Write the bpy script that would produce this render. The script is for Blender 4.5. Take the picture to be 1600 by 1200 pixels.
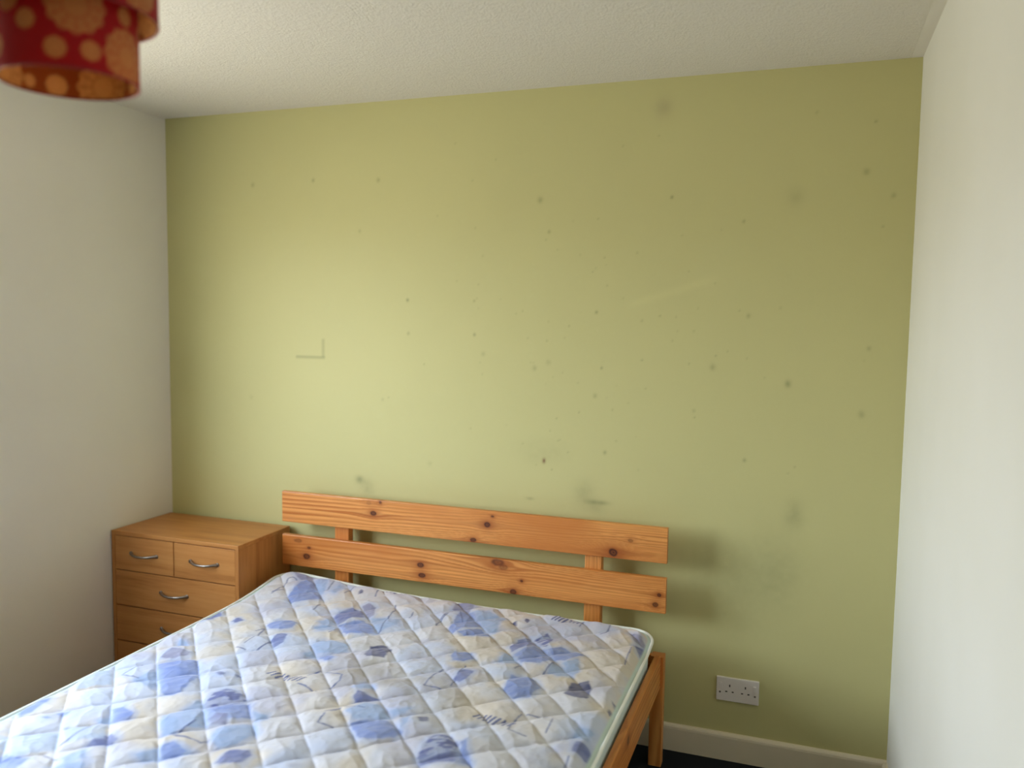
import bpy, bmesh, math, random
import numpy as np
from mathutils import Matrix, Vector

for o in list(bpy.data.objects):
    bpy.data.objects.remove(o)
SC = bpy.context.scene
COL = SC.collection
RND = random.Random(7)

# ------------------------------------------------------------------ camera
W, L, H = 2.968, 3.73, 2.40            # room: x 0..W, y 0..-L (green wall at y = 0), z 0..H
CAM = (2.6677, -2.9721, 1.5702)
F_PX, YAW, PITCH, ROLL = 1304.25, -0.3416, -0.0812, 0.0140
cy, sy, cp, sp = math.cos(YAW), math.sin(YAW), math.cos(PITCH), math.sin(PITCH)
fw = Vector((sy * cp, cy * cp, sp)); rt = Vector((cy, -sy, 0)); up = rt.cross(fw)
r2 = rt * math.cos(ROLL) + up * math.sin(ROLL)
u2 = up * math.cos(ROLL) - rt * math.sin(ROLL)
cam_data = bpy.data.cameras.new('camera')
cam = bpy.data.objects.new('camera', cam_data)
COL.objects.link(cam)
cam.matrix_world = Matrix(((r2.x, u2.x, -fw.x, CAM[0]), (r2.y, u2.y, -fw.y, CAM[1]),
                           (r2.z, u2.z, -fw.z, CAM[2]), (0, 0, 0, 1)))
cam_data.sensor_fit = 'HORIZONTAL'
cam_data.sensor_width = 36.0
cam_data.lens = F_PX * 36.0 / 1600.0
cam_data.clip_start = 0.02
cam_data.dof.use_dof = True
cam_data.dof.focus_distance = 2.75
cam_data.dof.aperture_fstop = 1.35
SC.camera = cam

# ------------------------------------------------------------------ daylight and exposure
WIN_Y0, WIN_Y1, WIN_Z0, WIN_Z1 = -2.10, -0.94, 0.86, 2.02     # window opening in the left wall
SKY = 9.0
world = bpy.data.worlds.new('overcast_sky')
SC.world = world
world.use_nodes = True
wn = world.node_tree
wn.nodes.clear()
w_out = wn.nodes.new('ShaderNodeOutputWorld')
w_bg = wn.nodes.new('ShaderNodeBackground')
w_tc = wn.nodes.new('ShaderNodeTexCoord')
w_sep = wn.nodes.new('ShaderNodeSeparateXYZ')
w_map = wn.nodes.new('ShaderNodeMapRange')
w_map.inputs['From Min'].default_value = -1.0
w_map.inputs['From Max'].default_value = 1.0
w_ramp = wn.nodes.new('ShaderNodeValToRGB')
cr = w_ramp.color_ramp
cr.elements[0].position = 0.0; cr.elements[0].color = (0.50, 0.46, 0.385, 1)       # ground
cr.elements[1].position = 1.0; cr.elements[1].color = (0.55, 0.68, 0.92, 1)       # zenith
e = cr.elements.new(0.49); e.color = (0.60, 0.56, 0.48, 1)
e = cr.elements.new(0.53); e.color = (1.08, 1.13, 1.20, 1)                         # horizon haze
wn.links.new(w_tc.outputs['Generated'], w_sep.inputs[0])
wn.links.new(w_sep.outputs['Z'], w_map.inputs['Value'])
wn.links.new(w_map.outputs['Result'], w_ramp.inputs['Fac'])
wn.links.new(w_ramp.outputs['Color'], w_bg.inputs['Color'])
w_bg.inputs['Strength'].default_value = SKY
wn.links.new(w_bg.outputs[0], w_out.inputs['Surface'])

portal_data = bpy.data.lights.new('window_portal', 'AREA')     # sampling guide for the sky through the window
portal_data.shape = 'RECTANGLE'
portal_data.size = WIN_Z1 - WIN_Z0
portal_data.size_y = WIN_Y1 - WIN_Y0
portal_data.cycles.is_portal = True
portal = bpy.data.objects.new('window_portal', portal_data)
portal.location = (-0.08, (WIN_Y0 + WIN_Y1) / 2, (WIN_Z0 + WIN_Z1) / 2)
portal.rotation_euler = (0, -math.pi / 2, 0)
COL.objects.link(portal)

vs = SC.view_settings
vs.view_transform = 'Standard'
try:
    vs.look = 'None'
except Exception:
    pass
vs.gamma = 1.0
vs.use_curve_mapping = False
vs.exposure = 1.24
SC.cycles.use_denoising = True
SC.cycles.max_bounces = 10
SC.cycles.diffuse_bounces = 6
SC.cycles.use_adaptive_sampling = True
SC.cycles.adaptive_threshold = 0.08
SC.cycles.sample_clamp_indirect = 8.0


# ------------------------------------------------------------------ helpers
def s2l(r, g, b):
    def f(c):
        c /= 255.0
        return c / 12.92 if c <= 0.04045 else ((c + 0.055) / 1.055) ** 2.4
    return (f(r), f(g), f(b))


def rgba(r, g, b):
    return (*s2l(r, g, b), 1.0)


def hash2(ix, iy, seed):
    h = (ix.astype(np.int64) * 374761393 + iy.astype(np.int64) * 668265263 + seed * 1442695041) & 0xFFFFFFFF
    h = ((h ^ (h >> 13)) * 1274126177) & 0xFFFFFFFF
    h = h ^ (h >> 16)
    return (h & 0xFFFFFF) / float(0xFFFFFF)


def vnoise(x, y, seed=0):
    ix, iy = np.floor(x), np.floor(y)
    fx, fy = x - ix, y - iy
    fx = fx * fx * (3 - 2 * fx); fy = fy * fy * (3 - 2 * fy)
    a = hash2(ix, iy, seed); b = hash2(ix + 1, iy, seed)
    c = hash2(ix, iy + 1, seed); d = hash2(ix + 1, iy + 1, seed)
    return (a * (1 - fx) + b * fx) * (1 - fy) + (c * (1 - fx) + d * fx) * fy


def fbm(x, y, seed=0, octaves=3):
    t, amp, tot = 0.0, 1.0, 0.0
    for i in range(octaves):
        t = t + amp * vnoise(x * 2 ** i, y * 2 ** i, seed + i * 17)
        tot += amp
        amp *= 0.5
    return t / tot


def sstep(a, b, x):
    t = np.clip((x - a) / (b - a), 0, 1)
    return t * t * (3 - 2 * t)


def mix3(c0, c1, t):
    return c0 + (np.asarray(c1) - c0) * t[..., None]


def link(o, parent=None):
    COL.objects.link(o)
    if parent is not None:
        o.parent = parent
    return o


def empty(name, loc=(0, 0, 0), rz=0.0):
    o = bpy.data.objects.new(name, None)
    o.location = loc
    o.rotation_euler = (0, 0, rz)
    o.empty_display_size = 0.1
    return link(o)


def tag(o, label=None, cat=None, group=None, kind=None):
    if label: o['label'] = label
    if cat: o['category'] = cat
    if group: o['group'] = group
    if kind: o['kind'] = kind
    return o


def smooth(me, on=True):
    for p in me.polygons:
        p.use_smooth = on


def bm_obj(name, bm, mat, parent=None, sm=False, loc=None):
    me = bpy.data.meshes.new(name)
    bmesh.ops.recalc_face_normals(bm, faces=bm.faces[:])
    bm.to_mesh(me)
    bm.free()
    if mat: me.materials.append(mat)
    smooth(me, sm)
    o = bpy.data.objects.new(name, me)
    if loc: o.location = loc
    return link(o, parent)


def add_box(bm, x0, x1, y0, y1, z0, z1, bevel=0.0, seg=2):
    v = [bm.verts.new(p) for p in ((x0, y0, z0), (x1, y0, z0), (x1, y1, z0), (x0, y1, z0),
                                   (x0, y0, z1), (x1, y0, z1), (x1, y1, z1), (x0, y1, z1))]
    fs = [bm.faces.new([v[i] for i in q]) for q in ((3, 2, 1, 0), (4, 5, 6, 7), (0, 1, 5, 4),
                                                    (1, 2, 6, 5), (2, 3, 7, 6), (3, 0, 4, 7))]
    if bevel > 0:
        es = list({e for f in fs for e in f.edges})
        bmesh.ops.bevel(bm, geom=es, offset=bevel, segments=seg, profile=0.6, affect='EDGES')


def box_obj(name, x0, x1, y0, y1, z0, z1, mat, parent=None, bevel=0.0, seg=2, sm=False):
    bm = bmesh.new()
    add_box(bm, x0, x1, y0, y1, z0, z1, bevel, seg)
    return bm_obj(name, bm, mat, parent, sm)


def add_tube(bm, pts, rad, n=10, closed=False, flat=1.0):
    """sweep a circle of radius rad (scalar or list) along pts"""
    pts = [Vector(p) for p in pts]
    m = len(pts)
    rings = []
    prev = None
    for i, p in enumerate(pts):
        a = pts[i - 1] if (i > 0 or closed) else p
        b = pts[(i + 1) % m] if (i < m - 1 or closed) else p
        t = (b - a).normalized()
        if prev is None:
            ref = Vector((0, 0, 1)) if abs(t.z) < 0.9 else Vector((1, 0, 0))
            nrm = (ref - t * ref.dot(t)).normalized()
        else:
            nrm = (prev - t * prev.dot(t)).normalized()
        prev = nrm
        bn = t.cross(nrm)
        r = rad[i] if isinstance(rad, (list, tuple)) else rad
        rings.append([bm.verts.new(p + nrm * (math.cos(2 * math.pi * k / n) * r * flat) + bn * (math.sin(2 * math.pi * k / n) * r))
                      for k in range(n)])
    for i in range(m if closed else m - 1):
        A, B = rings[i], rings[(i + 1) % m]
        for k in range(n):
            bm.faces.new((A[k], A[(k + 1) % n], B[(k + 1) % n], B[k]))
    if not closed:
        bm.faces.new(rings[0][::-1]); bm.faces.new(rings[-1])


def add_lathe(bm, prof, n=32, center=(0, 0)):
    rings = []
    for r, z in prof:
        if r < 1e-6:
            rings.append([bm.verts.new((center[0], center[1], z))])
        else:
            rings.append([bm.verts.new((center[0] + r * math.cos(2 * math.pi * k / n), center[1] + r * math.sin(2 * math.pi * k / n), z))
                          for k in range(n)])
    for A, B in zip(rings, rings[1:]):
        for k in range(n):
            k2 = (k + 1) % n
            if len(A) == 1 and len(B) == 1: continue
            if len(A) == 1: bm.faces.new((A[0], B[k], B[k2]))
            elif len(B) == 1: bm.faces.new((A[k], A[k2], B[0]))
            else: bm.faces.new((A[k], A[k2], B[k2], B[k]))


def grid_mesh(name, P, color=None, mat=None, wrap=False, flip=False):
    """P: (n, m, 3) array of points -> quad grid mesh with an optional colour attribute named paint"""
    n, m = P.shape[:2]
    idx = np.arange(n * m).reshape(n, m)
    if wrap:
        idx = np.concatenate([idx, idx[:1]], axis=0)
    a, b, c, d = idx[:-1, :-1], idx[1:, :-1], idx[1:, 1:], idx[:-1, 1:]
    q = np.stack([a, b, c, d] if not flip else [d, c, b, a], axis=-1).reshape(-1, 4)
    me = bpy.data.meshes.new(name)
    me.vertices.add(n * m)
    me.vertices.foreach_set('co', np.ascontiguousarray(P, dtype=np.float32).ravel())
    k = len(q)
    me.loops.add(k * 4)
    me.loops.foreach_set('vertex_index', q.astype(np.int32).ravel())
    me.polygons.add(k)
    me.polygons.foreach_set('loop_start', np.arange(0, 4 * k, 4, dtype=np.int32))
    me.polygons.foreach_set('use_smooth', np.ones(k, dtype=bool))
    me.update(calc_edges=True)
    if color is not None:
        at = me.color_attributes.new('paint', 'FLOAT_COLOR', 'POINT')
        c4 = np.ones((n * m, 4), dtype=np.float32)
        c4[:, :3] = np.clip(color.reshape(-1, 3), 0, 1)
        at.data.foreach_set('color', c4.ravel())
    if mat: me.materials.append(mat)
    return me


# ------------------------------------------------------------------ materials
class Nodes:
    def __init__(self, name):
        self.m = bpy.data.materials.new(name)
        self.m.use_nodes = True
        self.t = self.m.node_tree
        self.b = self.t.nodes['Principled BSDF']
        self.out = self.t.nodes['Material Output']

    def new(self, kind, **kw):
        n = self.t.nodes.new(kind)
        for k, v in kw.items():
            if hasattr(n, k): setattr(n, k, v)
            else: n.inputs[k].default_value = v
        return n

    def link(self, a, b):
        self.t.links.new(a, b)

    def set(self, **kw):
        for k, v in kw.items():
            self.b.inputs[k.replace('_', ' ')].default_value = v

    def coords(self, scale=(1, 1, 1), kind='Object'):
        tc = self.new('ShaderNodeTexCoord')
        mp = self.new('ShaderNodeMapping')
        mp.inputs['Scale'].default_value = scale
        self.link(tc.outputs[kind], mp.inputs['Vector'])
        return mp.outputs['Vector']

    def noise(self, vec, scale, detail=3, rough=0.5):
        n = self.new('ShaderNodeTexNoise')
        n.inputs['Scale'].default_value = scale
        n.inputs['Detail'].default_value = detail
        n.inputs['Roughness'].default_value = rough
        if vec is not None: self.link(vec, n.inputs['Vector'])
        return n.outputs['Fac']

    def ramp(self, fac, stops):
        r = self.new('ShaderNodeValToRGB')
        el = r.color_ramp.elements
        el[0].position, el[0].color = stops[0]
        el[1].position, el[1].color = stops[-1]
        for p, c in stops[1:-1]:
            e = el.new(p); e.color = c
        self.link(fac, r.inputs['Fac'])
        return r.outputs['Color']

    def bump(self, h, strength, dist):
        b = self.new('ShaderNodeBump')
        b.inputs['Strength'].default_value = strength
        b.inputs['Distance'].default_value = dist
        self.link(h, b.inputs['Height'])
        self.link(b.outputs['Normal'], self.b.inputs['Normal'])

    def math(self, op, a, b=None):
        n = self.new('ShaderNodeMath', operation=op)
        for i, v in enumerate((a, b)):
            if v is None: continue
            if isinstance(v, (int, float)): n.inputs[i].default_value = v
            else: self.link(v, n.inputs[i])
        return n.outputs[0]

    def mix(self, fac, a, b):
        n = self.new('ShaderNodeMix', data_type='RGBA')
        for sock, v in ((n.inputs[0], fac), (n.inputs[6], a), (n.inputs[7], b)):
            if isinstance(v, (int, float, tuple)): sock.default_value = v
            else: self.link(v, sock)
        return n.outputs[2]


def plain(name, col, rough=0.5, metal=0.0, spec=None):
    k = Nodes(name)
    k.set(Base_Color=col, Roughness=rough, Metallic=metal)
    if spec is not None: k.b.inputs['Specular IOR Level'].default_value = spec
    return k.m


def painted(name, rough=0.5, coat=0.0, bump_scale=None, bump_strength=0.1, bump_dist=0.001, sheen=0.0, spec=0.4):
    """a material whose colour is the mesh's own print or grain (attribute paint)"""
    k = Nodes(name)
    at = k.new('ShaderNodeVertexColor', layer_name='paint')
    k.link(at.outputs['Color'], k.b.inputs['Base Color'])
    k.set(Roughness=rough)
    k.b.inputs['Specular IOR Level'].default_value = spec
    k.b.inputs['Coat Weight'].default_value = coat
    k.b.inputs['Sheen Weight'].default_value = sheen
    if bump_scale:
        k.bump(k.noise(k.coords(), bump_scale, 3), bump_strength, bump_dist)
    return k.m


def emulsion(name, c0, c1, extra=None):
    k = Nodes(name)
    v = k.coords()
    col = k.ramp(k.noise(v, 1.7, 4), [(0.3, c0), (0.7, c1)])
    if extra: col = extra(k, col)
    k.link(col, k.b.inputs['Base Color'])
    k.set(Roughness=0.62)
    k.b.inputs['Specular IOR Level'].default_value = 0.3
    k.bump(k.noise(v, 240, 3, 0.6), 0.25, 0.0012)
    return k.m


GREEN = np.array(s2l(203, 198, 142))
M_GREEN = painted('green_wall_paint', rough=0.55, bump_scale=260, bump_strength=0.22, bump_dist=0.0012, spec=0.3)
M_LEFT = emulsion('cream_wall_paint', rgba(236, 232, 225), rgba(231, 226, 218))


def green_edge(k, col):
    g = k.new('ShaderNodeNewGeometry')
    s = k.new('ShaderNodeSeparateXYZ')
    k.link(g.outputs['Position'], s.inputs[0])
    n = k.noise(k.coords(), 55, 3)
    lim = k.math('ADD', k.math('MULTIPLY', n, 0.016), -0.0075)
    f = k.math('GREATER_THAN', k.math('ADD', s.outputs['Y'], lim), 0.0)
    return k.mix(f, col, (*GREEN, 1))


M_RIGHT = emulsion('white_wall_paint', rgba(236, 235, 229), rgba(231, 230, 222), green_edge)


def ceiling_mat():
    k = Nodes('stippled_ceiling_paint')
    v = k.coords()
    k.set(Base_Color=rgba(233, 228, 219), Roughness=0.8)
    k.b.inputs['Specular IOR Level'].default_value = 0.2
    g = k.new('ShaderNodeNewGeometry')
    s = k.new('ShaderNodeSeparateXYZ')
    k.link(g.outputs['Position'], s.inputs[0])
    edge = k.math('LESS_THAN', s.outputs['X'], W - 0.035)
    n = k.math('ADD', k.noise(v, 130, 4, 0.65), k.math('MULTIPLY', k.noise(v, 45, 2), 0.6))
    k.bump(k.math('MULTIPLY', n, edge), 0.75, 0.006)
    return k.m


def carpet_mat():
    k = Nodes('dark_carpet')
    v = k.coords()
    n = k.noise(v, 420, 3, 0.7)
    k.link(k.ramp(n, [(0.3, rgba(24, 26, 30)), (0.7, rgba(50, 52, 58))]), k.b.inputs['Base Color'])
    k.set(Roughness=0.95)
    k.b.inputs['Specular IOR Level'].default_value = 0.1
    k.bump(n, 0.9, 0.006)
    return k.m


def laminate(name, along):
    """beech-effect laminate; grain runs along axis 0, 1 or 2"""
    k = Nodes(name)
    sc = [26, 26, 26]
    sc[along] = 1.6
    v = k.coords(tuple(sc))
    n1 = k.noise(v, 1.0, 5, 0.6)
    sc2 = [150, 150, 150]
    sc2[along] = 9
    n2 = k.noise(k.coords(tuple(sc2)), 1.0, 2)
    n3 = k.noise(k.coords(), 7, 2)
    t = k.math('ADD', k.math('MULTIPLY', n1, 0.62), k.math('ADD', k.math('MULTIPLY', n2, 0.22), k.math('MULTIPLY', n3, 0.16)))
    k.link(k.ramp(t, [(0.32, rgba(158, 101, 50)), (0.48, rgba(186, 126, 68)), (0.66, rgba(198, 140, 80))]), k.b.inputs['Base Color'])
    k.set(Roughness=0.42)
    k.b.inputs['Specular IOR Level'].default_value = 0.4
    return k.m


M_CEIL = ceiling_mat()
M_CARPET = carpet_mat()
M_SKIRT = plain('aged_white_gloss', rgba(226, 215, 190), 0.35)
M_UPVC = plain('white_window_plastic', rgba(240, 240, 240), 0.3)
M_LAM_X = laminate('beech_laminate_across', 0)
M_LAM_Y = laminate('beech_laminate_deep', 1)
M_LAM_Z = laminate('beech_laminate_upright', 2)
M_DARK = plain('shadow_gap_board', rgba(70, 48, 30), 0.8)
M_NICKEL = plain('satin_nickel', rgba(150, 142, 134), 0.36, 1.0)
M_SOCKET = plain('white_socket_plastic', rgba(232, 226, 222), 0.35)
M_SLOT = plain('black_slot', rgba(20, 18, 18), 0.7)
M_PINE = painted('varnished_pine', rough=0.42, coat=0.12, bump_scale=90, bump_strength=0.05, bump_dist=0.001)
M_QUILT = painted('quilted_print_fabric', rough=0.62, sheen=0.15, bump_scale=900, bump_strength=0.12, bump_dist=0.0008, spec=0.35)
M_BORDER = plain('pale_teal_border_fabric', rgba(205, 222, 220), 0.7)
M_CORD = plain('white_piping_cord', rgba(236, 240, 234), 0.6)
M_WHITE = plain('white_fitting_plastic', rgba(235, 232, 225), 0.4)


def glass_mat():
    k = Nodes('window_glass')
    tr = k.new('ShaderNodeBsdfTransparent')
    tr.inputs['Color'].default_value = (0.96, 0.98, 0.97, 1)
    gl = k.new('ShaderNodeBsdfGlossy')
    gl.inputs['Roughness'].default_value = 0.02
    mx = k.new('ShaderNodeMixShader')
    mx.inputs[0].default_value = 0.05
    k.link(tr.outputs[0], mx.inputs[1]); k.link(gl.outputs[0], mx.inputs[2])
    k.link(mx.outputs[0], k.out.inputs['Surface'])
    return k.m


M_GLASS = glass_mat()


# ------------------------------------------------------------------ the room
T = 0.10
tag(box_obj('floor', -0.06, W + T, -L - T, T, -0.1, 0.0, M_CARPET), 'dark charcoal carpet on the bedroom floor', kind='structure')
tag(box_obj('ceiling', -0.06, W + T, -L - T, T, H, H + 0.1, M_CEIL), 'off-white stippled plaster ceiling', kind='structure')

# green wall: front face carries the paint with its stains and some painted shade
STEP = 0.005
gx = np.linspace(0, W, int(W / STEP)); gz = np.linspace(0, H, int(H / STEP))
X, Zg = np.meshgrid(gx, gz, indexing='ij')
paint = np.tile(GREEN, (*X.shape, 1))
paint = paint * (1 + 0.05 * (fbm(X * 2.3, Zg * 2.3, 3, 4) - 0.5))[..., None]


def smudge_or_shade(cx, cz, rx, rz, a, rough=0.5, seed=1, col=(0.20, 0.21, 0.10)):
    global paint
    d = ((X - cx) / rx) ** 2 + ((Zg - cz) / rz) ** 2
    m = np.exp(-d * 1.4) * a * (1 - rough + rough * 1.8 * fbm(X * 45, Zg * 45, seed, 3))
    paint = mix3(paint, col, np.clip(m, 0, 1))


for (x, z, r, a) in ((1.711, 1.999, .013, .75), (1.748, 1.882, .008, .6), (1.039, 2.098, .011, .5), (.741, 2.108, .009, .5), (.449, 2.101, .012, .35),
                     (.956, 1.9, .009, .3), (1.17, 1.627, .008, .65), (1.453, 1.626, .006, .6), (1.174, 1.496, .008, .5), (1.455, 1.497, .008, .6),
                     (1.492, 1.424, .010, .4), (1.699, 1.377, .012, .4), (1.754, 1.401, .011, .45), (1.933, 1.588, .007, .9), (2.194, 1.992, .007, .65),
                     (2.351, 1.402, .014, .4), (2.604, 1.354, .014, .6), (2.838, 1.263, .013, .6), (2.466, 1.581, .009, .5), (1.935, 1.284, .010, .5),
                     (1.957, 1.386, .006, .6), (2.471, 1.083, .008, .5), (2.819, 2.052, .013, .5), (2.902, 1.974, .010, .5), (2.44, 1.902, .007, .5),
                     (2.852, 1.48, .009, .35), (1.976, 1.076, .009, .5), (2.293, 1.246, .008, .3), (2.10, 1.56, .006, .4), (2.57, 1.61, .006, .35),
                     (1.27, .985, .012, .2), (.43, 1.21, .012, .2), (2.66, 2.25, .007, .4), (2.84, 2.21, .006, .5), (1.06, 1.23, .008, .3)):
    smudge_or_shade(x, z, r * .85, r * .95, a * .9, 0.75, int(x * 100))
rr = np.random.RandomState(4)
for i in range(90):
    x = rr.normal(1.95, .42); z = rr.normal(1.52, .33)
    if 0.3 < x < 2.9 and 0.95 < z < 2.3:
        smudge_or_shade(x, z, .0042, .0042, rr.uniform(.1, .4), 0.5, i)
smudge_or_shade(1.743, 1.029, .007, .011, 1.0, 0.2, 5, (0.22, 0.10, 0.05))           # chipped paint
smudge_or_shade(2.157, 2.30, .035, .040, .32, 0.2, 6, (0.30, 0.25, 0.17))            # round patch under the ceiling
smudge_or_shade(2.604, 1.978, .03, .035, .16, 0.4, 8)
smudge_or_shade(.955, .895, .022, .018, .55, 0.6, 9); smudge_or_shade(.99, .865, .035, .035, .35, 0.7, 10)
smudge_or_shade(1.905, .915, .045, .055, .26, 0.6, 11); smudge_or_shade(1.955, .888, .045, .010, .55, 0.7, 12); smudge_or_shade(1.95, .87, .04, .03, .2, 0.6, 13)
smudge_or_shade(2.64, .905, .035, .055, .30, 0.6, 14); smudge_or_shade(1.69, .88, .02, .006, .4, 0.6, 15)
smudge_or_shade(1.74, 1.06, .12, .06, .10, 0.8, 16)
smudge_or_shade(2.58, .70, .11, .16, .22, 0.45, 17); smudge_or_shade(2.42, .68, .24, .14, .20, 0.45, 18); smudge_or_shade(2.47, .55, .10, .14, .12, 0.6, 19)  # wall staining, with the headboard's soft shadow also painted into the green
# ghost outline of something once fixed here
for (x0, x1, z0, z1, a) in ((.655, .792, 1.384, 1.394, .42), (.779, .791, 1.39, 1.465, .30)):
    m = sstep(x0 - .006, x0 + .004, X) * (1 - sstep(x1 - .004, x1 + .006, X)) * sstep(z0 - .004, z0 + .003, Zg) * (1 - sstep(z1 - .003, z1 + .005, Zg))
    paint = mix3(paint, (0.22, 0.22, 0.11), m * a)
# pale rubbed streak
t = (X - 2.04) * .955 + (Zg - 1.612) * .297
dv = -(X - 2.04) * .297 + (Zg - 1.612) * .955
m = sstep(-.02, .05, t) * (1 - sstep(.28, .37, t)) * np.exp(-(dv / .014) ** 2)
paint = mix3(paint, GREEN * 1.12, m * .4)
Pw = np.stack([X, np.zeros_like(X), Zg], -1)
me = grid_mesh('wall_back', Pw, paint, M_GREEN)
bm = bmesh.new(); bm.from_mesh(me)
add_box(bm, -0.06, W + T, 0.002, T, 0, H)
bm.to_mesh(me); bm.free()
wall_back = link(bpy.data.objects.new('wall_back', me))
tag(wall_back, 'green painted bedroom wall with scuffs, stains and some painted shade', kind='structure')

tag(box_obj('wall_right', W, W + T, -L - T, 0.0, 0, H, M_RIGHT), 'white painted wall on the right', kind='structure')
tag(box_obj('wall_front', -0.06, W + T, -L - T, -L, 0, H, plain('fill_dimming_green', rgba(150, 146, 104), 0.6)), 'unseen wall behind the viewer, coloured dark green to cut fill light', kind='structure')  # unseen wall; its dark green is made up to lower the bounced light
bm = bmesh.new()
add_box(bm, -0.06, 0, -L, WIN_Y0, 0, H); add_box(bm, -0.06, 0, WIN_Y1, 0.0, 0, H)
add_box(bm, -0.06, 0, WIN_Y0, WIN_Y1, 0, WIN_Z0); add_box(bm, -0.06, 0, WIN_Y0, WIN_Y1, WIN_Z1, H)
tag(bm_obj('wall_left', bm, M_LEFT), 'cream painted wall on the left beside the chest', kind='structure')

# window in the left wall (outside the frame; the room's daylight)
win = tag(empty('window_1', (-0.04, (WIN_Y0 + WIN_Y1) / 2, WIN_Z0)), 'white framed window in the left wall', kind='structure')
hw, hh = (WIN_Y1 - WIN_Y0) / 2, WIN_Z1 - WIN_Z0
bm = bmesh.new()
add_box(bm, -.02, .02, -hw, hw, 0, .05); add_box(bm, -.02, .02, -hw, hw, hh - .05, hh)
add_box(bm, -.02, .02, -hw, -hw + .05, .05, hh - .05); add_box(bm, -.02, .02, hw - .05, hw, .05, hh - .05)
add_box(bm, -.02, .02, -.03, .03, .05, hh - .05)
bm_obj('window_frame', bm, M_UPVC, win)
for s in (-1, 1):
    y0, y1 = (-hw + .05, -.03) if s < 0 else (.03, hw - .05)
    box_obj('pane', -.004, .004, y0, y1, .05, hh - .05, M_GLASS, win)
box_obj('window_sill', .021, .09, -hw - .04, hw + .04, -.025, 0.0, M_UPVC, win, 0.004)


def skirting(name, a, b, inward, label):
    """moulded board of length |b - a| with an eased top edge"""
    prof = [(0, 0), (.015, 0), (.015, .082), (.0135, .089), (.010, .094), (.006, .0972), (0, .098)]
    A, B, N = Vector(a), Vector(b), Vector(inward)
    bm = bmesh.new()
    r0 = [bm.verts.new(A + N * d + Vector((0, 0, z))) for d, z in prof]
    r1 = [bm.verts.new(B + N * d + Vector((0, 0, z))) for d, z in prof]
    for i in range(len(prof)):
        j = (i + 1) % len(prof)
        bm.faces.new((r0[i], r0[j], r1[j], r1[i]))
    bm.faces.new(r0[::-1]); bm.faces.new(r1)
    tag(bm_obj(name, bm, M_SKIRT), label, kind='structure')


skirting('baseboard_back', (0.0, 0, 0), (W, 0, 0), (0, -1, 0), 'yellowed white skirting board under the green wall')
skirting('baseboard_right', (W, -.016, 0), (W, -L, 0), (-1, 0, 0), 'white skirting board along the right wall')
skirting('baseboard_left', (0, -.016, 0), (0, -L, 0), (1, 0, 0), 'white skirting board along the left wall')


# ------------------------------------------------------------------ pine
def pine_colors(u, v, length, width, knots, seed):
    """u along the grain (m), v across (m); knots = (u, v, ru, rv, darkness)"""
    w = v + 0.010 * (fbm(u * 1.1, v * 5 + 3.1, seed, 3) - .5) * 2
    for (ku, kv, ru, rv, dk) in knots:
        d = (u - ku) / (ru * 4.5)
        side = np.tanh((v - kv) / (rv * .8))
        w = w - side * rv * 1.15 * np.exp(-d * d) * np.exp(-((v - kv) / (rv * 3.2)) ** 2)
    cone = (w - width * .60) * (1 + .30 * np.sin(u * 2.1 + seed)) + .010 * np.sin(u * 1.7 + seed * 1.3)
    dist = np.abs(cone)
    ph = dist * 78 + 900 * dist * np.maximum(dist - .03, 0) + 2.4 * fbm(u * .9, v * 4, seed + 5, 2)
    fr = ph - np.floor(ph)
    ring = sstep(.15, .84, fr) * (1 - sstep(.88, 1.0, fr))
    ring = ring * (.25 + .95 * fbm(u * 1.1, v * 26, seed + 9, 2))
    fine = fbm(u * 14, v * 620, seed + 2, 2)
    blot = fbm(u * 2.6, v * 8, seed + 4, 3)
    light = np.array(s2l(226, 156, 84)); mid = np.array(s2l(178, 98, 36)); dark = np.array(s2l(66, 26, 10))
    c = mix3(np.tile(light, (*u.shape, 1)), mid, np.clip(ring * 1.0, 0, 1))
    c = c * (0.88 + .24 * fine)[..., None]
    c = mix3(c, np.array(s2l(196, 116, 50)), np.clip((blot - .40) * 2.4, 0, .75))
    for (ku, kv, ru, rv, dk) in knots:                          # dark resin streaks trailing from the knots
        s_ = np.exp(-((w - kv - .5 * (u - ku) * .02) / (rv * .42)) ** 2) * np.exp(-np.abs(u - ku) / (ru * 7)) * (.4 + .8 * fbm(u * 9, v * 90, seed + int(kv * 999), 2))
        c = mix3(c, np.array(s2l(146, 72, 24)), np.clip(s_ * .75, 0, 1) * dk)
    for (ku, kv, ru, rv, dk) in knots:
        nz = .35 * (fbm(u * 60, v * 60, seed + int(ku * 31), 2) - .5)
        d = np.sqrt(((u - ku) / ru) ** 2 + ((v - kv) / rv) ** 2) + nz
        halo = np.exp(-(d / 2.1) ** 2)
        c = mix3(c, np.array(s2l(158, 82, 30)), np.clip(halo * .8, 0, 1) * dk)
        core = 1 - sstep(.78, 1.25, d)
        rings = .80 + .20 * np.cos(d * 9)
        c = mix3(c, dark, core * rings * dk)
    return c


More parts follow.
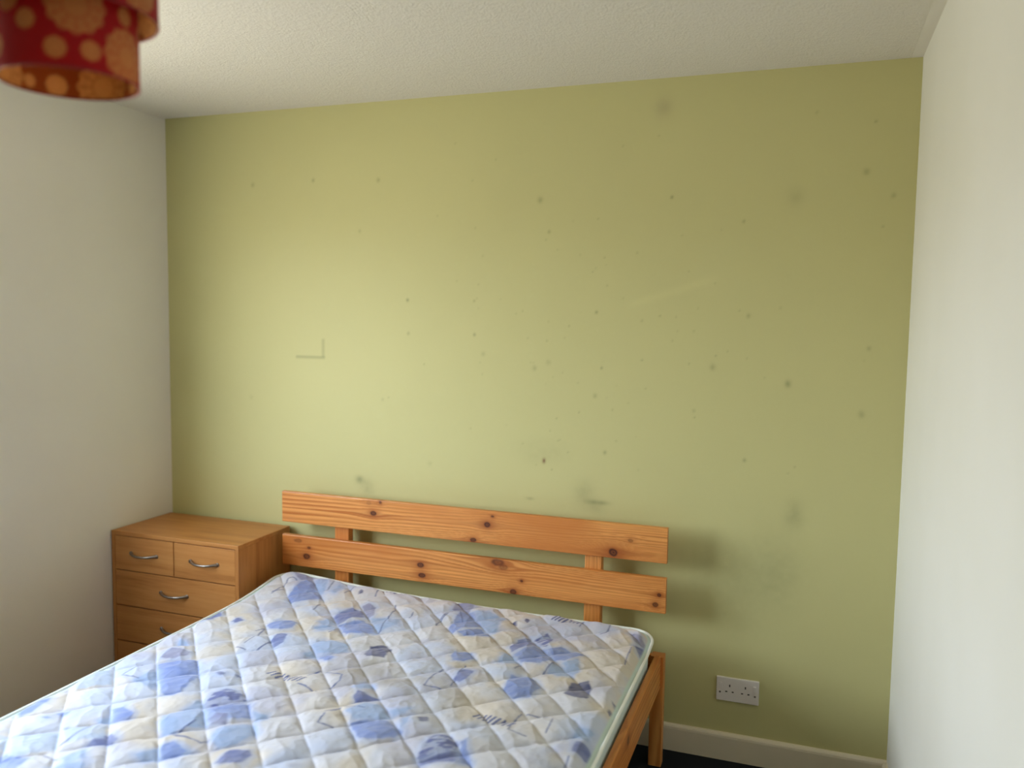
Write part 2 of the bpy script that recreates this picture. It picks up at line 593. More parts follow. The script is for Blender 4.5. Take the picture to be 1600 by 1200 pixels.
def pine_bar(name, parent, axis, lo, hi, knots=(), seed=1, step=0.004, face=None, edge=0.003):
    """a bar from lo to hi with the grain along axis; each face is a painted grid, edges eased"""
    lo = np.array(lo, float); hi = np.array(hi, float)
    size = hi - lo
    oth = [a for a in range(3) if a != axis]
    o1, o2 = oth
    n = max(2, int(size[axis] / step) + 1)
    # closed section, walked around with eased corners
    e = min(edge, size[o1] * .3, size[o2] * .3)
    sec = []

    def run(p, q):
        k = max(1, int(np.hypot(q[0] - p[0], q[1] - p[1]) / step))
        for i in range(k): sec.append((p[0] + (q[0] - p[0]) * i / k, p[1] + (q[1] - p[1]) * i / k))
    a0, a1, b0, b1 = 0, size[o1], 0, size[o2]
    loop = [(a0 + e, b0), (a1 - e, b0), (a1 - e * .3, b0 + e * .3), (a1, b0 + e), (a1, b1 - e), (a1 - e * .3, b1 - e * .3),
            (a1 - e, b1), (a0 + e, b1), (a0 + e * .3, b1 - e * .3), (a0, b1 - e), (a0, b0 + e), (a0 + e * .3, b0 + e * .3)]
    for i in range(len(loop)): run(loop[i], loop[(i + 1) % len(loop)])
    S = np.array(sec)
    U = np.linspace(0, size[axis], n)
    P = np.zeros((len(S), n, 3))
    P[:, :, o1] = lo[o1] + S[:, 0:1]
    P[:, :, o2] = lo[o2] + S[:, 1:2]
    P[:, :, axis] = lo[axis] + U[None, :]
    # wide dimension carries the figure
    wide = 1 if size[o2] >= size[o1] else 0
    uu = np.tile(U[None, :], (len(S), 1)); vv = np.tile(S[:, wide:wide + 1], (1, n)) + 0.35 * S[:, 1 - wide][:, None]
    col = pine_colors(uu, vv, size[axis], size[oth[wide]], knots, seed)
    # end caps
    ctr0 = P[:, :1].mean(0, keepdims=True).repeat(len(S), 0); ctr1 = P[:, -1:].mean(0, keepdims=True).repeat(len(S), 0)
    ec = np.tile(np.array(s2l(196, 122, 60)), (len(S), 1, 1))
    P = np.concatenate([ctr0, P[:, :1], P, P[:, -1:], ctr1], 1)
    col = np.concatenate([ec, ec, col, ec, ec], 1)
    me = grid_mesh(name, P, col, M_PINE, wrap=True)
    bmx = bmesh.new(); bmx.from_mesh(me)
    bmesh.ops.recalc_face_normals(bmx, faces=bmx.faces[:])
    for ed in bmx.edges:
        if len(ed.link_faces) == 2 and ed.calc_face_angle(0) > 0.5: ed.smooth = False
    bmx.to_mesh(me); bmx.free()
    return link(bpy.data.objects.new(name, me), parent)


def set_base(root, loc):
    """put the thing's origin at its base while its parts stay where they were built"""
    root.location = loc
    for ch in root.children:
        ch.matrix_parent_inverse = Matrix.Translation(-Vector(loc))


# ------------------------------------------------------------------ bed frame
bed = tag(empty('bed_frame'), 'varnished pine king-size bed frame with two-board headboard against the green wall', 'bed')
BX0, BX1 = .6645, 2.2345
KN_TOP = [(.4505, .118, .006, .006, 1), (.4195, .0727, .014, .010, 1), (.8425, .010, .013, .008, 1), (.8985, .074, .013, .011, 1),
          (.92, .107, .007, .004, .9), (1.378, .021, .017, .014, 1), (1.4385, .070, .009, .006, .5), (.40, .112, .012, .008, .25)]
KN_LOW = [(.1145, .045, .016, .012, .95), (.1265, .081, .008, .005, .9), (.6255, .067, .015, .010, 1), (.6315, .027, .015, .009, 1),
          (.9435, .114, .026, .013, .8), (.965, .098, .02, .010, .45), (1.0375, .054, .006, .005, 1), (1.0055, .010, .014, .010, .95),
          (1.5445, .066, .008, .007, 1), (1.5325, .030, .010, .008, .9), (.075, .105, .02, .008, .5)]
pine_bar('headboard_slat', bed, 0, (BX0, -.120, .7203), (2.2319, -.098, .8462), KN_TOP, 11, .0022)
pine_bar('headboard_slat', bed, 0, (BX0, -.120, .5421), (2.2319, -.098, .6680), KN_LOW, 23, .0022)
pine_bar('headboard_upright', bed, 2, (.897, -.098, .285), (.961, -.062, .800), [(.205, .046, .006, .006, .9)], 5)
pine_bar('headboard_upright', bed, 2, (1.934, -.098, .285), (1.996, -.062, .800), (), 6)
for i, (x0, x1) in enumerate(((BX0, BX0 + .045), (BX1 - .045, BX1))):
    pine_bar('leg', bed, 2, (x0, -.143, 0.0), (x1, -.098, .395), (), 30 + i, .006)
    pine_bar('leg', bed, 2, (x0, -2.165, 0.0), (x1, -2.120, .395), (), 34 + i, .006)
pine_bar('head_rail', bed, 0, (BX0 + .045, -.120, .285), (BX1 - .045, -.098, .390), (), 41, .006)
pine_bar('foot_rail', bed, 0, (BX0 + .045, -2.155, .285), (BX1 - .045, -2.130, .390), (), 42, .006)
for i, (x0, x1) in enumerate(((BX0 + .010, BX0 + .032), (BX1 - .032, BX1 - .010))):
    pine_bar('side_rail', bed, 1, (x0, -2.120, .283), (x1, -.143, .400),
             [(1.43, .088, .012, .012, 1), (1.05, .04, .012, .01, .9), (.4, .06, .014, .011, 1)], 50 + i, .004)
    lx = (BX0 + .032, BX0 + .057) if i == 0 else (BX1 - .057, BX1 - .032)
    pine_bar('slat_ledge', bed, 1, (lx[0], -2.10, .283), (lx[1], -.16, .302), (), 60 + i, .012)
for i in range(13):
    y = -.22 - i * .150
    pine_bar('bed_slat', bed, 0, (BX0 + .036, y - .035, .302), (BX1 - .036, y + .035, .318), (), 70 + i, .014)
set_base(bed, (1.4495, -1.13, 0))

# ------------------------------------------------------------------ mattress
PRINT = """
G 775,200 776,151 820,150 862,197 865,235 809,226
P 860,364 843,252 865,219 938,274 994,353 955,389 906,423
L 886,218 930,201 973,304 956,311
L 991,282 992,214 1023,240 1018,300
D 1131,484 1125,435 1149,392 1190,396 1239,447 1201,480 1175,533
G 1170,351 1184,332 1223,349 1254,422 1243,445
P 1182,536 1213,500 1245,475 1309,521 1337,556 1291,586 1250,602 1218,581
L 1257,445 1304,427 1363,440 1377,477 1344,519 1341,555
L 1115,551 1139,505 1171,541 1142,570
L 1121,596 1142,570 1191,551 1198,600 1153,618
P 965,635 969,585 1043,580 1059,632 1028,656 992,659
D 1052,742 1047,683 1086,695 1102,748 1092,779
L 1197,721 1210,679 1301,680 1326,722 1301,752 1268,770 1245,774
P 1272,803 1290,776 1323,802 1319,823
S 1395,735 1382,669 1419,633 1450,663 1464,732 1410,749
L 1220,804 1226,772 1260,798 1232,809
P 1482,944 1487,913 1512,908 1531,929
S 1089,245 1090,230 1102,234 1108,252 1100,259
D 719,693 711,647 731,595 750,606 761,676 738,697
D 831,648 836,625 864,635 848,660
G 826,985 811,917 883,919 892,940 870,968
L 805,883 792,857 816,858 833,883
P 851,1023 876,985 938,951 1012,1032 967,1067 924,1101
P 933,1106 966,1076 1022,1046 1041,1122 1046,1176 1000,1171
L 868,1140 882,1065 943,1127 959,1163 932,1157
D 1068,1026 1069,1009 1089,1014 1090,1033
D 1122,1008 1123,999 1134,1002 1133,1012
T 1160,1185 1141,1123 1152,1087 1187,1089 1243,1115 1256,1148 1219,1181 1177,1197
P 1186,1208 1267,1136 1319,1196 1278,1230 1223,1247
L 1129,1234 1133,1173 1164,1191 1152,1232
D 1386,1422 1382,1360 1426,1349 1444,1359 1444,1399
L 1305,1334 1280,1286 1314,1259 1351,1225 1388,1264 1370,1322 1341,1357
L 1312,1177 1352,1176 1363,1200 1346,1213
G 1222,1248 1226,1225 1260,1219 1279,1253 1248,1265
L 1100,1274 1180,1207 1243,1274 1199,1311 1180,1357
L 1232,1423 1239,1391 1296,1393 1299,1409 1251,1440
P 735,1404 735,1375 732,1332 747,1311 756,1330 764,1385 755,1407
P 834,1365 841,1349 855,1339 863,1361 851,1369
P 825,1404 829,1394 846,1396 843,1407
P 949,1292 977,1281 1023,1299 1033,1330 1006,1351
D 1042,1466 1035,1422 1046,1398 1081,1410 1083,1435 1065,1454
L 964,1357 976,1325 1001,1350 977,1366
L 1114,1299 1132,1271 1178,1301 1190,1336 1166,1352
L 1189,1460 1211,1410 1246,1443 1229,1479
P 1213,1403 1222,1381 1285,1399 1275,1432 1249,1442
W 829,1495 919,1435 982,1498 914,1572
W 796,1502 823,1497 879,1550 858,1552
W 684,1181 742,1105 826,1176 760,1235
W 915,1416 1002,1363 1048,1423 985,1473
P 1653,653 1645,606 1695,596 1726,633 1706,671 1673,679
D 1722,791 1729,726 1762,731 1761,784 1746,803
L 1483,952 1500,912 1520,913 1532,929 1508,955
D 1518,1010 1511,973 1552,977 1581,982 1557,1014 1530,1025
L 1535,1078 1563,1023 1606,1021 1662,1065 1636,1089 1577,1112
P 1581,1131 1610,1106 1662,1086 1729,1127 1721,1157 1667,1196 1633,1190
S 1736,1050 1756,1035 1768,1059 1751,1068
L 1700,1071 1703,1035 1718,1078 1712,1107
L 1646,1035 1691,1010 1685,1034 1665,1057
T 1814,1224 1810,1148 1817,1106 1848,1101 1884,1131 1887,1161 1850,1193 1825,1226
D 1838,1247 1827,1231 1894,1155 1911,1157 1947,1205
D 1887,1124 1898,1110 1903,1130 1898,1141
G 1492,264 1476,175 1546,195 1555,269 1531,279
P 1549,430 1532,293 1569,264 1651,376 1598,424 1573,461
L 1573,262 1620,243 1700,285 1682,349 1655,374
L 1656,387 1695,330 1709,420
P 1591,454 1656,401 1709,446 1683,469 1618,469
S 1728,306 1743,290 1752,314
S 1769,282 1773,265 1788,273 1783,292
D 1801,522 1803,447 1834,409 1882,466 1847,504 1818,545
T 1855,414 1877,360 1913,397 1905,463 1886,464
P 1828,559 1868,484 1914,478 1961,541 1925,600 1872,604
P 1918,476 1953,450 2036,465 1988,542 1961,541
L 1797,639 1803,569 1832,569 1861,614 1824,651
L 1964,639 1964,568 2004,580 2036,631 2003,655
L 1989,558 2026,515 2048,595 2039,625
P 1884,801 1871,706 1933,693 1979,744 1964,788 1970,819 1926,836
S 2050,755 2049,678 2090,641 2109,674 2115,753 2085,765
S 2179,709 2203,714 2209,735 2195,735
S 2180,769 2184,756 2194,765 2189,779
D 2161,306 2189,282 2213,360 2200,365
G 2130,226 2175,235 2193,280 2160,280
L 2132,961 2133,904 2174,909 2175,964
D 2149,988 2184,987 2206,1024 2186,1044 2153,1038
P 1897,1144 1899,1117 1949,1205 1927,1213
- 798,382 799,315 779,246 792,233 822,245
- 1038,469 1015,386
- 971,275 950,145
- 1052,279 1045,170
- 1166,255 1152,210 1155,179
- 1273,296 1302,351 1312,424 1345,553
- 1382,396 1373,349
- 1198,623 1200,588
- 1318,901 1327,889
- 1349,885 1411,896 1423,926 1415,971
- 1330,987 1355,994
- 1494,418 1493,376 1493,313
- 967,703 977,665
- 1057,818 1055,746
- 993,798 987,703 979,672
- 984,828 1024,833
- 1057,810 1060,751
- 1323,987 1396,1008
- 1318,930 1328,881
- 793,372 818,332
- 1664,865 1659,781 1662,735
- 1664,865 1723,862
- 1733,834 1729,789
- 1726,764 1719,693
- 1511,1051 1577,1055
- 1502,1155 1496,1122
- 1492,1110 1506,1060
- 1487,363 1485,297 1527,280 1571,365
- 1960,252 1960,196
- 2038,269 2054,256 2058,185
- 2162,467 2158,338
- 1955,653 1963,563
- 1870,665 1873,621
- 1974,1015 1971,959 1976,913
- 1974,1015 2024,1023
- 2067,979 2062,909
- 2152,1124 2151,1064
- 1989,908 2047,904
- 816,1121 808,1043
- 818,1128 872,1124
- 978,1488 975,1413 974,1374
- 978,1535 1028,1539
- 1037,1541 1045,1486
- 1196,1347 1261,1353
- 1201,1332 1198,1280
- 1202,1336 1199,1270
- 1202,1352 1290,1356 1295,1332
- 1506,1168 1494,1121
- 1508,1171 1549,1168
- 1502,1104 1507,1065
# 1175,181 1286,185
# 1208,953 1315,962
# 1873,976 1971,983
# 1857,212 1950,217
"""
mat = tag(empty('mattress'), 'worn white quilted mattress with blue patchwork print on the pine bed', 'mattress')
MX, MY, HX, HY, RC = 1.450, -1.1175, .757, .965, .085
ZB = .318


def zoff(x, y):
    return (.036 * np.exp(-((x - .66) / .33) ** 2 - ((y + .10) / .24) ** 2) + .010 * np.exp(-((x - 1.05) / .4) ** 2 - ((y + .10) / .15) ** 2)
            - .020 * np.exp(-((x - 2.25) / .22) ** 2) * sstep(-.14, -.34, y))


STEP = .0032
ax = np.linspace(-HX, HX, int(2 * HX / STEP)); ay = np.linspace(-HY, HY, int(2 * HY / STEP))
A, B = np.meshgrid(ax, ay, indexing='ij')
da = np.maximum(np.abs(A) - (HX - RC), 0); db = np.maximum(np.abs(B) - (HY - RC), 0)
m_ = np.maximum(da, db); ln = np.hypot(da, db) + 1e-9
f_ = np.where((da > 0) & (db > 0), m_ / ln, 1.0)
PA = np.where((da > 0) & (db > 0), np.sign(A) * (HX - RC + da * f_), A)
PB = np.where((da > 0) & (db > 0), np.sign(B) * (HY - RC + db * f_), B)
ED = np.minimum(HX - np.abs(A), HY - np.abs(B))               # distance to the edge
x = MX + PA; y = MY + PB
wob = .05
qa = (1.08 * x + y - .563) / .168 + wob * (fbm(x * 5, y * 5, 81, 2) - .5)
qb = (-.9 * x + y + 2.248) / .159 + wob * 1.6 * (fbm(x * 5, y * 5, 91, 2) - .5)
q = np.abs(np.sin(np.pi * qa)) * np.abs(np.sin(np.pi * qb))
puff = .0150 * q ** .38 * (.8 + .4 * fbm(x * 6, y * 6, 33, 2))
crease = .0030 * (fbm(x * 26 + y * 8, y * 20 - x * 9, 51, 3) - .5) + .0016 * (fbm(x * 70, y * 60, 52, 2) - .5)
ridge = 1 - np.abs(2 * fbm(x * 15 + y * 9, y * 11, 61, 2) - 1)
crease = crease * .75 + .0026 * ridge ** 5 + .0012 * (1 - np.abs(2 * fbm(x * 34 - y * 12, y * 30 + x * 10, 63, 2) - 1)) ** 4
inner = sstep(.010, .05, ED)
z = .485 + .012 * sstep(0, .045, ED) + (puff + crease) * inner + zoff(x, y)
P = np.stack([x, y, z], -1)

white = np.array(s2l(206, 206, 216)); cream = np.array(s2l(210, 200, 188)); ice = np.array(s2l(184, 197, 228)); grime = np.array(s2l(158, 151, 140))
c = np.tile(white, (*x.shape, 1))
c = mix3(c, ice, sstep(.42, .66, fbm(x * 6.5, y * 6.5, 101, 3)) * .65)
c = mix3(c, np.array(s2l(178, 178, 200)), sstep(.50, .68, fbm(x * 8 + 4, y * 8, 105, 3)) * .6)
c = mix3(c, cream, sstep(.50, .75, fbm(x * 6.5 + 9, y * 6.5, 111, 3)) * .85)
mid_ = np.exp(-((x - 1.55) / .42) ** 2 - ((y + .85) / .50) ** 2)
c = mix3(c, grime, sstep(.46, .8, fbm(x * 9, y * 9, 121, 4)) * .7 * mid_)
c = mix3(c, grime, sstep(.62, .72, fbm(x * 60, y * 60, 125, 2)) * .25 * mid_)
TONE = {'P': ((134, 156, 222), .86), 'L': ((170, 194, 238), .85), 'D': ((112, 124, 186), .88), 'S': ((92, 98, 144), .92), 'G': ((140, 140, 180), .75),
        'T': ((116, 126, 186), .9), 'W': ((192, 211, 243), .75), '-': ((98, 112, 168), .85), '#': ((84, 98, 160), .9)}
rough_x = .010 * (fbm(x * 45, y * 45, 131, 3) - .5); rough_y = .010 * (fbm(x * 45, y * 45, 141, 3) - .5)
brush = fbm(x * 18 + y * 30, (y - x) * 70, 151, 2)
cols, rows = x[:, 0], y[0, :]


def window_of(px, py, pad):
    i0 = np.searchsorted(ax + MX, px.min() - pad); i1 = np.searchsorted(ax + MX, px.max() + pad)
    j0 = np.searchsorted(ay + MY, py.min() - pad); j1 = np.searchsorted(ay + MY, py.max() + pad)
    return slice(max(i0, 0), max(i1, 0)), slice(max(j0, 0), max(j1, 0))


def seg_dist(X_, Y_, p0, p1):
    vx, vy = p1[0] - p0[0], p1[1] - p0[1]
    tt = np.clip(((X_ - p0[0]) * vx + (Y_ - p0[1]) * vy) / (vx * vx + vy * vy + 1e-12), 0, 1)
    return np.hypot(X_ - p0[0] - tt * vx, Y_ - p0[1] - tt * vy)


def lay(kind, pts):
    px, py = np.array([p[0] for p in pts]), np.array([p[1] for p in pts])
    tone, alpha = TONE[kind]
    tone = np.array(s2l(*tone)) * .78
    sl = window_of(px, py, .045)
    X_, Y_ = x[sl], y[sl]
    if X_.size == 0: return
    if kind == '-':
        d = np.full(X_.shape, 9.0)
        for p0, p1 in zip(pts, pts[1:]): d = np.minimum(d, seg_dist(X_ + rough_x[sl] * .5, Y_ + rough_y[sl] * .5, p0, p1))
        mk = (1 - sstep(.0012, .0040, d)) * alpha * (.6 + .5 * brush[sl])
    elif kind == '#':
        d = np.full(X_.shape, 9.0)
        for k in range(8):
            t_ = k / 7
            bx, by = pts[0][0] + (pts[1][0] - pts[0][0]) * t_, pts[0][1] + (pts[1][1] - pts[0][1]) * t_
            d = np.minimum(d, seg_dist(X_, Y_, (bx + .007, by + .012), (bx - .005, by - .014)))
        mk = (1 - sstep(.0022, .0046, d)) * alpha
    else:
        Xw, Yw = X_ + rough_x[sl], Y_ + rough_y[sl]
        ins = np.zeros(X_.shape, bool)
        d = np.full(X_.shape, 9.0)
        n = len(pts)
        for i in range(n):
            (x0, y0), (x1, y1) = pts[i], pts[(i + 1) % n]
            d = np.minimum(d, seg_dist(Xw, Yw, pts[i], pts[(i + 1) % n]))
            cond = (y0 > Yw) != (y1 > Yw)
            ins ^= cond & (Xw < (x1 - x0) * (Yw - y0) / (y1 - y0 + 1e-12) + x0)
        sd = np.where(ins, d, -d)
        if kind in 'PLDTG':                                     # the paler wash around each patch
            wash = sstep(-.022, -.002, sd + .014 * (fbm(X_ * 28, Y_ * 28, 171, 2) - .5)) * .5
            c[sl] = mix3(c[sl], np.array(s2l(168, 184, 224)), np.clip(wash, 0, 1))
        mk = sstep(-.0055, .003, sd) * alpha * (.70 + .50 * brush[sl])
        if kind == 'T': mk = mk * (.35 + .9 * sstep(.40, .58, brush[sl]))
    c[sl] = mix3(c[sl], tone, np.clip(mk, 0, 1))


shapes = []
for ln_ in PRINT.strip().splitlines():
    k_, *ps = ln_.split()
    shapes.append((k_, [(float(p.split(',')[0]) / 1000, -float(p.split(',')[1]) / 1000) for p in ps]))
for k_, ps in shapes: lay(k_, ps)
for k_, ps in shapes:                                          # the print goes on towards the foot
    if -1.10 < ps[0][1] < -.55: lay(k_, [(p[0] - .08, p[1] - .98) for p in ps])
tape = 1 - sstep(.013, .018, ED)
c = mix3(c, np.array(s2l(196, 216, 216)), tape)
me = grid_mesh('quilted_top', P, c, M_QUILT)
link(bpy.data.objects.new('quilted_top', me), mat)['label'] = 'diamond-quilted white fabric with blue patchwork print'


def outline(hx, hy, rc, n_c=14, n_s=40):
    pts = []
    for (sx, sy_, a0) in ((1, 1, 0), (-1, 1, 90), (-1, -1, 180), (1, -1, 270)):
        for i in range(n_c + 1):
            a_ = math.radians(a0 + 90 * i / n_c)
            pts.append((sx * (hx - rc) + rc * math.cos(a_), sy_ * (hy - rc) + rc * math.sin(a_)))
        # straight run to the next corner
        nx = {(1, 1): (-(hx - rc), hy), (-1, 1): (-hx, -(hy - rc)), (-1, -1): (hx - rc, -hy), (1, -1): (hx, hy - rc)}[(sx, sy_)]
        p0 = pts[-1]
        for i in range(1, n_s):
            pts.append((p0[0] + (nx[0] - p0[0]) * i / n_s, p0[1] + (nx[1] - p0[1]) * i / n_s))
    return np.array(pts)


rings_ = []
for (ins, zr) in ((.060, 0), (.018, .0), (.012, .012), (.012, .05), (.012, .08), (.011, .110), (.008, .145), (.001, .166)):
    o_ = outline(HX - ins, HY - ins, RC - min(ins, .03))
    lift = zoff(MX + o_[:, 0], MY + o_[:, 1]) * (zr / .166) ** 2
    rings_.append(np.stack([MX + o_[:, 0], MY + o_[:, 1], ZB + zr + lift], -1))
me = grid_mesh('side_panel', np.stack(rings_, 1), None, M_BORDER, wrap=True, flip=False)
bmx = bmesh.new(); bmx.from_mesh(me)
bot = [v for v in bmx.verts if abs(v.co.z - ZB) < 1e-5 and abs(abs(v.co.x - MX) - (HX - .06)) + 1 > 0]
bot = bmx.verts[:]
bmx.verts.ensure_lookup_table()
nr = len(rings_)
bmx.faces.new([bmx.verts[i * nr] for i in range(len(rings_[0]))])
bmesh.ops.recalc_face_normals(bmx, faces=bmx.faces[:])
bmx.to_mesh(me); bmx.free(); smooth(me)
link(bpy.data.objects.new('side_panel', me), mat)
o_ = outline(HX + .001, HY + .001, RC)
for (zz, lf, nm) in ((.486, 1.0, 'piping'),):
    pts = [(MX + a_, MY + b_, zz + float(zoff(MX + a_, MY + b_)) * lf) for a_, b_ in o_]
    bm = bmesh.new(); add_tube(bm, pts, .0050, 10, True)
    bm_obj(nm, bm, M_CORD, mat, True)['label'] = 'white piped edge'
set_base(mat, (MX, MY, ZB))

# ------------------------------------------------------------------ chest of drawers
chest = tag(empty('chest_of_drawers'), 'beech-effect chest of drawers in the corner beside the bed', 'chest of drawers')
CX0, CX1, CYF, CYB, CZ = .006, .630, -.357, -.018, .674
tk = .016
box_obj('top_panel', CX0, CX1, CYF, CYB, CZ - tk, CZ, M_LAM_X, chest, .0012)
box_obj('side_panel', CX0, CX0 + tk, CYF, CYB, 0, CZ - tk, M_LAM_Z, chest, .001)
box_obj('side_panel', CX1 - tk, CX1, CYF, CYB, 0, CZ - tk, M_LAM_Z, chest, .001)
box_obj('back_panel', CX0 + tk, CX1 - tk, CYB - .006, CYB, .03, CZ - tk, M_DARK, chest)
box_obj('inner_carcass', CX0 + tk, CX1 - tk, CYF + .020, CYB - .008, .062, CZ - tk - .001, M_DARK, chest)
box_obj('plinth', CX0 + tk, CX1 - tk, CYF + .012, CYF + .028, 0, .060, M_LAM_X, chest, .001)


def drawer(x0, x1, z0, z1):
    g = .0021
    d = box_obj('drawer', x0 + g, x1 - g, CYF + .001, CYF + .018, z0 + g, z1 - g, M_LAM_X, chest, .0012)
    cx, cz = (x0 + x1) / 2, (z0 + z1) / 2 + .003
    bm = bmesh.new()
    n = 15
    pts, rad = [], []
    for i in range(n):
        t_ = i / (n - 1) * 2 - 1
        pts.append((cx + t_ * .064, CYF + .001 - .0265 * (1 - abs(t_) ** 2.6) + .001, cz - .004 * (1 - t_ * t_)))
        rad.append(.0046 + .0022 * abs(t_) ** 3)
    add_tube(bm, pts, rad, 10)
    for s in (-1, 1):
        ring = [(cx + s * .064, CYF + .002, cz), (cx + s * .064, CYF - .003, cz)]
        add_tube(bm, ring, [.0085, .0075], 12)
    bm_obj('handle', bm, M_NICKEL, d, True)['label'] = 'satin metal bow handle'


xm = .3195
drawer(CX0 + tk - .001, xm, .514, .657); drawer(xm, CX1 - tk + .001, .514, .657)
for k in range(3): drawer(CX0 + tk - .001, CX1 - tk + .001, .366 - .149 * k, .514 - .149 * k)
set_base(chest, ((CX0 + CX1) / 2, (CYF + CYB) / 2, 0))

# ------------------------------------------------------------------ double socket
SX, SZ = 2.4036, .2599
sock = tag(empty('wall_socket'), 'white double power socket on the green wall above the skirting', 'socket')
box_obj('face_plate', SX, SX + .146, -.0095, 0.0, SZ - .043, SZ + .043, M_SOCKET, sock, .0028, 3)
for s, ox in ((-1, SX + .046), (1, SX + .100)):
    sw_x = ox + s * .031
    box_obj('rocker_switch', sw_x - .0055, sw_x + .0055, -.0125, -.008, SZ + .004, SZ + .024, M_SOCKET, sock, .001)
    for (dx, dz, w_, h_) in ((0, .014, .0042, .0085), (-.011, -.008, .0070, .0042), (.011, -.008, .0070, .0042)):
        box_obj('pin_hole', ox + dx - w_ / 2, ox + dx + w_ / 2, -.0097, -.0080, SZ + dz - h_ / 2, SZ + dz + h_ / 2, M_SLOT, sock)
for ox in (SX + .013, SX + .133):
    bm = bmesh.new(); add_tube(bm, [(ox, -.0090, SZ - .012), (ox, -.0102, SZ - .012)], .0034, 12)
    bm_obj('screw', bm, M_NICKEL, sock)
set_base(sock, (SX + .073, 0, SZ - .043))

# ------------------------------------------------------------------ ceiling pendant with two-tier drum shade
LX, LY = 1.475, -1.865
lamp = tag(empty('pendant_lamp'), 'red two-tier drum pendant shade with gold flower print hanging from the ceiling', 'lamp')


def fabric(name, rough, trans):
    k = Nodes(name)
    at = k.new('ShaderNodeVertexColor', layer_name='paint')
    k.link(at.outputs['Color'], k.b.inputs['Base Color'])
    k.set(Roughness=rough)
    k.b.inputs['Specular IOR Level'].default_value = .3
    tl = k.new('ShaderNodeBsdfTranslucent')
    k.link(at.outputs['Color'], tl.inputs['Color'])
    mx = k.new('ShaderNodeMixShader')
    mx.inputs[0].default_value = trans
    k.link(k.b.outputs[0], mx.inputs[1]); k.link(tl.outputs[0], mx.inputs[2])
    k.link(mx.outputs[0], k.out.inputs['Surface'])
    return k.m


M_SHADE = fabric('red_gold_shade_fabric', .6, .22)
M_LINING = fabric('gold_shade_lining', .5, .5)
M_TRIM = plain('dark_red_binding', rgba(150, 18, 22), .6)
CAM_AZ = math.atan2(CAM[1] - LY, CAM[0] - LX)


def flower_mask(th, zz, R, flowers):
    mk = np.zeros(th.shape)
    for (a, z0, r) in flowers:
        dth = (th - a + math.pi) % (2 * math.pi) - math.pi
        du, dv_ = dth * R, zz - z0
        d = np.hypot(du, dv_); an = np.arctan2(dv_, du)
        big = r > .025
        lobes = 12 if big else 8
        edge = r * (1 + .06 * np.cos(an * lobes))
        f = 1 - sstep(-.0012, .0012, d - edge)
        # petals drawn as thin lines inside
        if big:
            line = np.abs(np.cos(an * lobes / 2)) ** 8 * (d > r * .45) + np.exp(-((d - r * .45) / .0016) ** 2) + np.exp(-((d - r * .75) / .0014) ** 2) * .6
        else:
            line = np.abs(np.cos(an * lobes / 2)) ** 10 * (d > r * .3) * .8
        mk = np.maximum(mk, f * (1 - .45 * np.clip(line, 0, 1)))
    return mk


def shade(name, R, z0, z1, flowers, parent):
    n, m = 300, max(20, int((z1 - z0) / .0025))
    th = np.linspace(0, 2 * math.pi, n, endpoint=False)
    zz = np.linspace(z0, z1, m)
    TH, ZZ = np.meshgrid(th, zz, indexing='ij')
    mk = flower_mask(TH, ZZ, R, flowers)
    weave = .92 + .16 * vnoise(TH * R * 900, ZZ * 900, 3)
    red = np.array(s2l(168, 0, 14)); gold = np.array(s2l(196, 128, 74))
    cc = mix3(np.tile(red, (*TH.shape, 1)), gold, mk) * weave[..., None]
    Pp = np.stack([LX + R * np.cos(TH), LY + R * np.sin(TH), ZZ], -1)
    me = grid_mesh(name, Pp, cc, M_SHADE, wrap=True)
    o = link(bpy.data.objects.new(name, me), parent)
    Ri = R - .0016
    brown = np.array(s2l(190, 112, 44)); pale = np.array(s2l(252, 208, 128))
    ci = mix3(np.tile(brown, (*TH.shape, 1)), pale, mk)
    Pi = np.stack([LX + Ri * np.cos(TH), LY + Ri * np.sin(TH), ZZ], -1)
    link(bpy.data.objects.new('lining', grid_mesh('lining', Pi, ci, M_LINING, wrap=True, flip=True)), o)
    for zr in (z0 + .001, z1 - .001):
        bm = bmesh.new()
        add_tube(bm, [(LX + (R - .0006) * math.cos(a), LY + (R - .0006) * math.sin(a), zr) for a in np.linspace(0, 2 * math.pi, 96, endpoint=False)], .0019, 8, True)
        bm_obj('rim', bm, M_TRIM, o, True)
    return o


def fl(deg, z0, r):            # bearing measured from the side that faces the doorway
    return (CAM_AZ + math.radians(deg), z0, r)


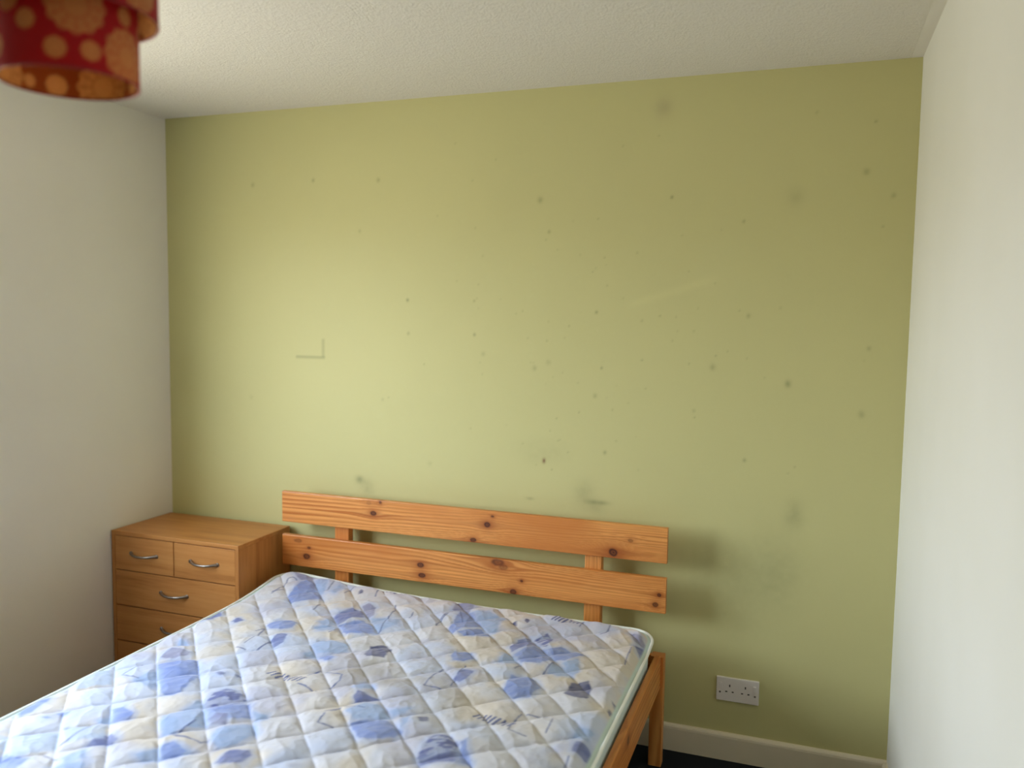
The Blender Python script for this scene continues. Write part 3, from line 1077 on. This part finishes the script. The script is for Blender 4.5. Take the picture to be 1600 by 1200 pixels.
F_IN = [fl(6, 2.048, .044), fl(-33, 2.020, .0155), fl(-10, 1.979, .0165), fl(17, 1.981, .0155), fl(52, 1.987, .045), fl(50, 2.052, .015), fl(-50, 2.056, .022),
        fl(-68, 1.985, .020), fl(149, 1.972, .046), fl(191, 1.969, .018), fl(215, 1.968, .011), fl(243, 1.972, .040), fl(98, 2.0, .017), fl(112, 1.97, .014),
        fl(-100, 2.01, .044), fl(-85, 2.06, .016), fl(170, 2.03, .02), fl(205, 2.045, .042), fl(120, 2.055, .04), fl(265, 2.02, .016), fl(82, 2.04, .016)]
F_OUT = []
rq = random.Random(3)
for i in range(12):
    F_OUT.append((i * math.pi / 6 + .1, 2.10 + .075 * (i % 2), .044))
    F_OUT.append((i * math.pi / 6 + .36, 2.15 - .06 * (i % 2) + .02, .016))
    F_OUT.append((i * math.pi / 6 + .28, 2.085 + .12 * (i % 2), .013))
shade('outer_shade', .1410, 2.058, 2.235, F_OUT, lamp)
shade('inner_shade', .1090, 1.950, 2.110, F_IN, lamp)
bm = bmesh.new()
for zr, R in ((2.232, .1400), (2.108, .1080)):
    for k in range(3):
        a = 2 * math.pi * k / 3 + .4
        add_tube(bm, [(LX + .02 * math.cos(a), LY + .02 * math.sin(a), 2.215), (LX + R * math.cos(a), LY + R * math.sin(a), zr)], .0016, 6)
bm_obj('wire_spider', bm, M_WHITE, lamp, True)
bm = bmesh.new(); add_lathe(bm, [(0, 2.245), (.008, 2.245), (.014, 2.235), (.017, 2.20), (.017, 2.165), (0, 2.165)], 24)
o = bm_obj('lamp_holder', bm, M_WHITE, lamp, True, (LX, LY, 0))
bm = bmesh.new(); add_lathe(bm, [(0, 2.07), (.015, 2.073), (.026, 2.086), (.030, 2.102), (.026, 2.120), (.016, 2.142), (.013, 2.166), (0, 2.166)], 24)
bm_obj('bulb', bm, plain('frosted_bulb', rgba(240, 238, 230), .35), lamp, True, (LX, LY, 0))
bm = bmesh.new(); add_tube(bm, [(LX, LY, 2.243), (LX, LY, 2.372)], .0035, 10)
bm_obj('cord', bm, M_WHITE, lamp, True)
bm = bmesh.new(); add_lathe(bm, [(0, 2.368), (.012, 2.368), (.034, 2.380), (.042, 2.392), (.042, 2.40), (0, 2.40)], 32)
bm_obj('ceiling_rose', bm, M_WHITE, lamp, True, (LX, LY, 0))
set_base(lamp, (LX, LY, H))
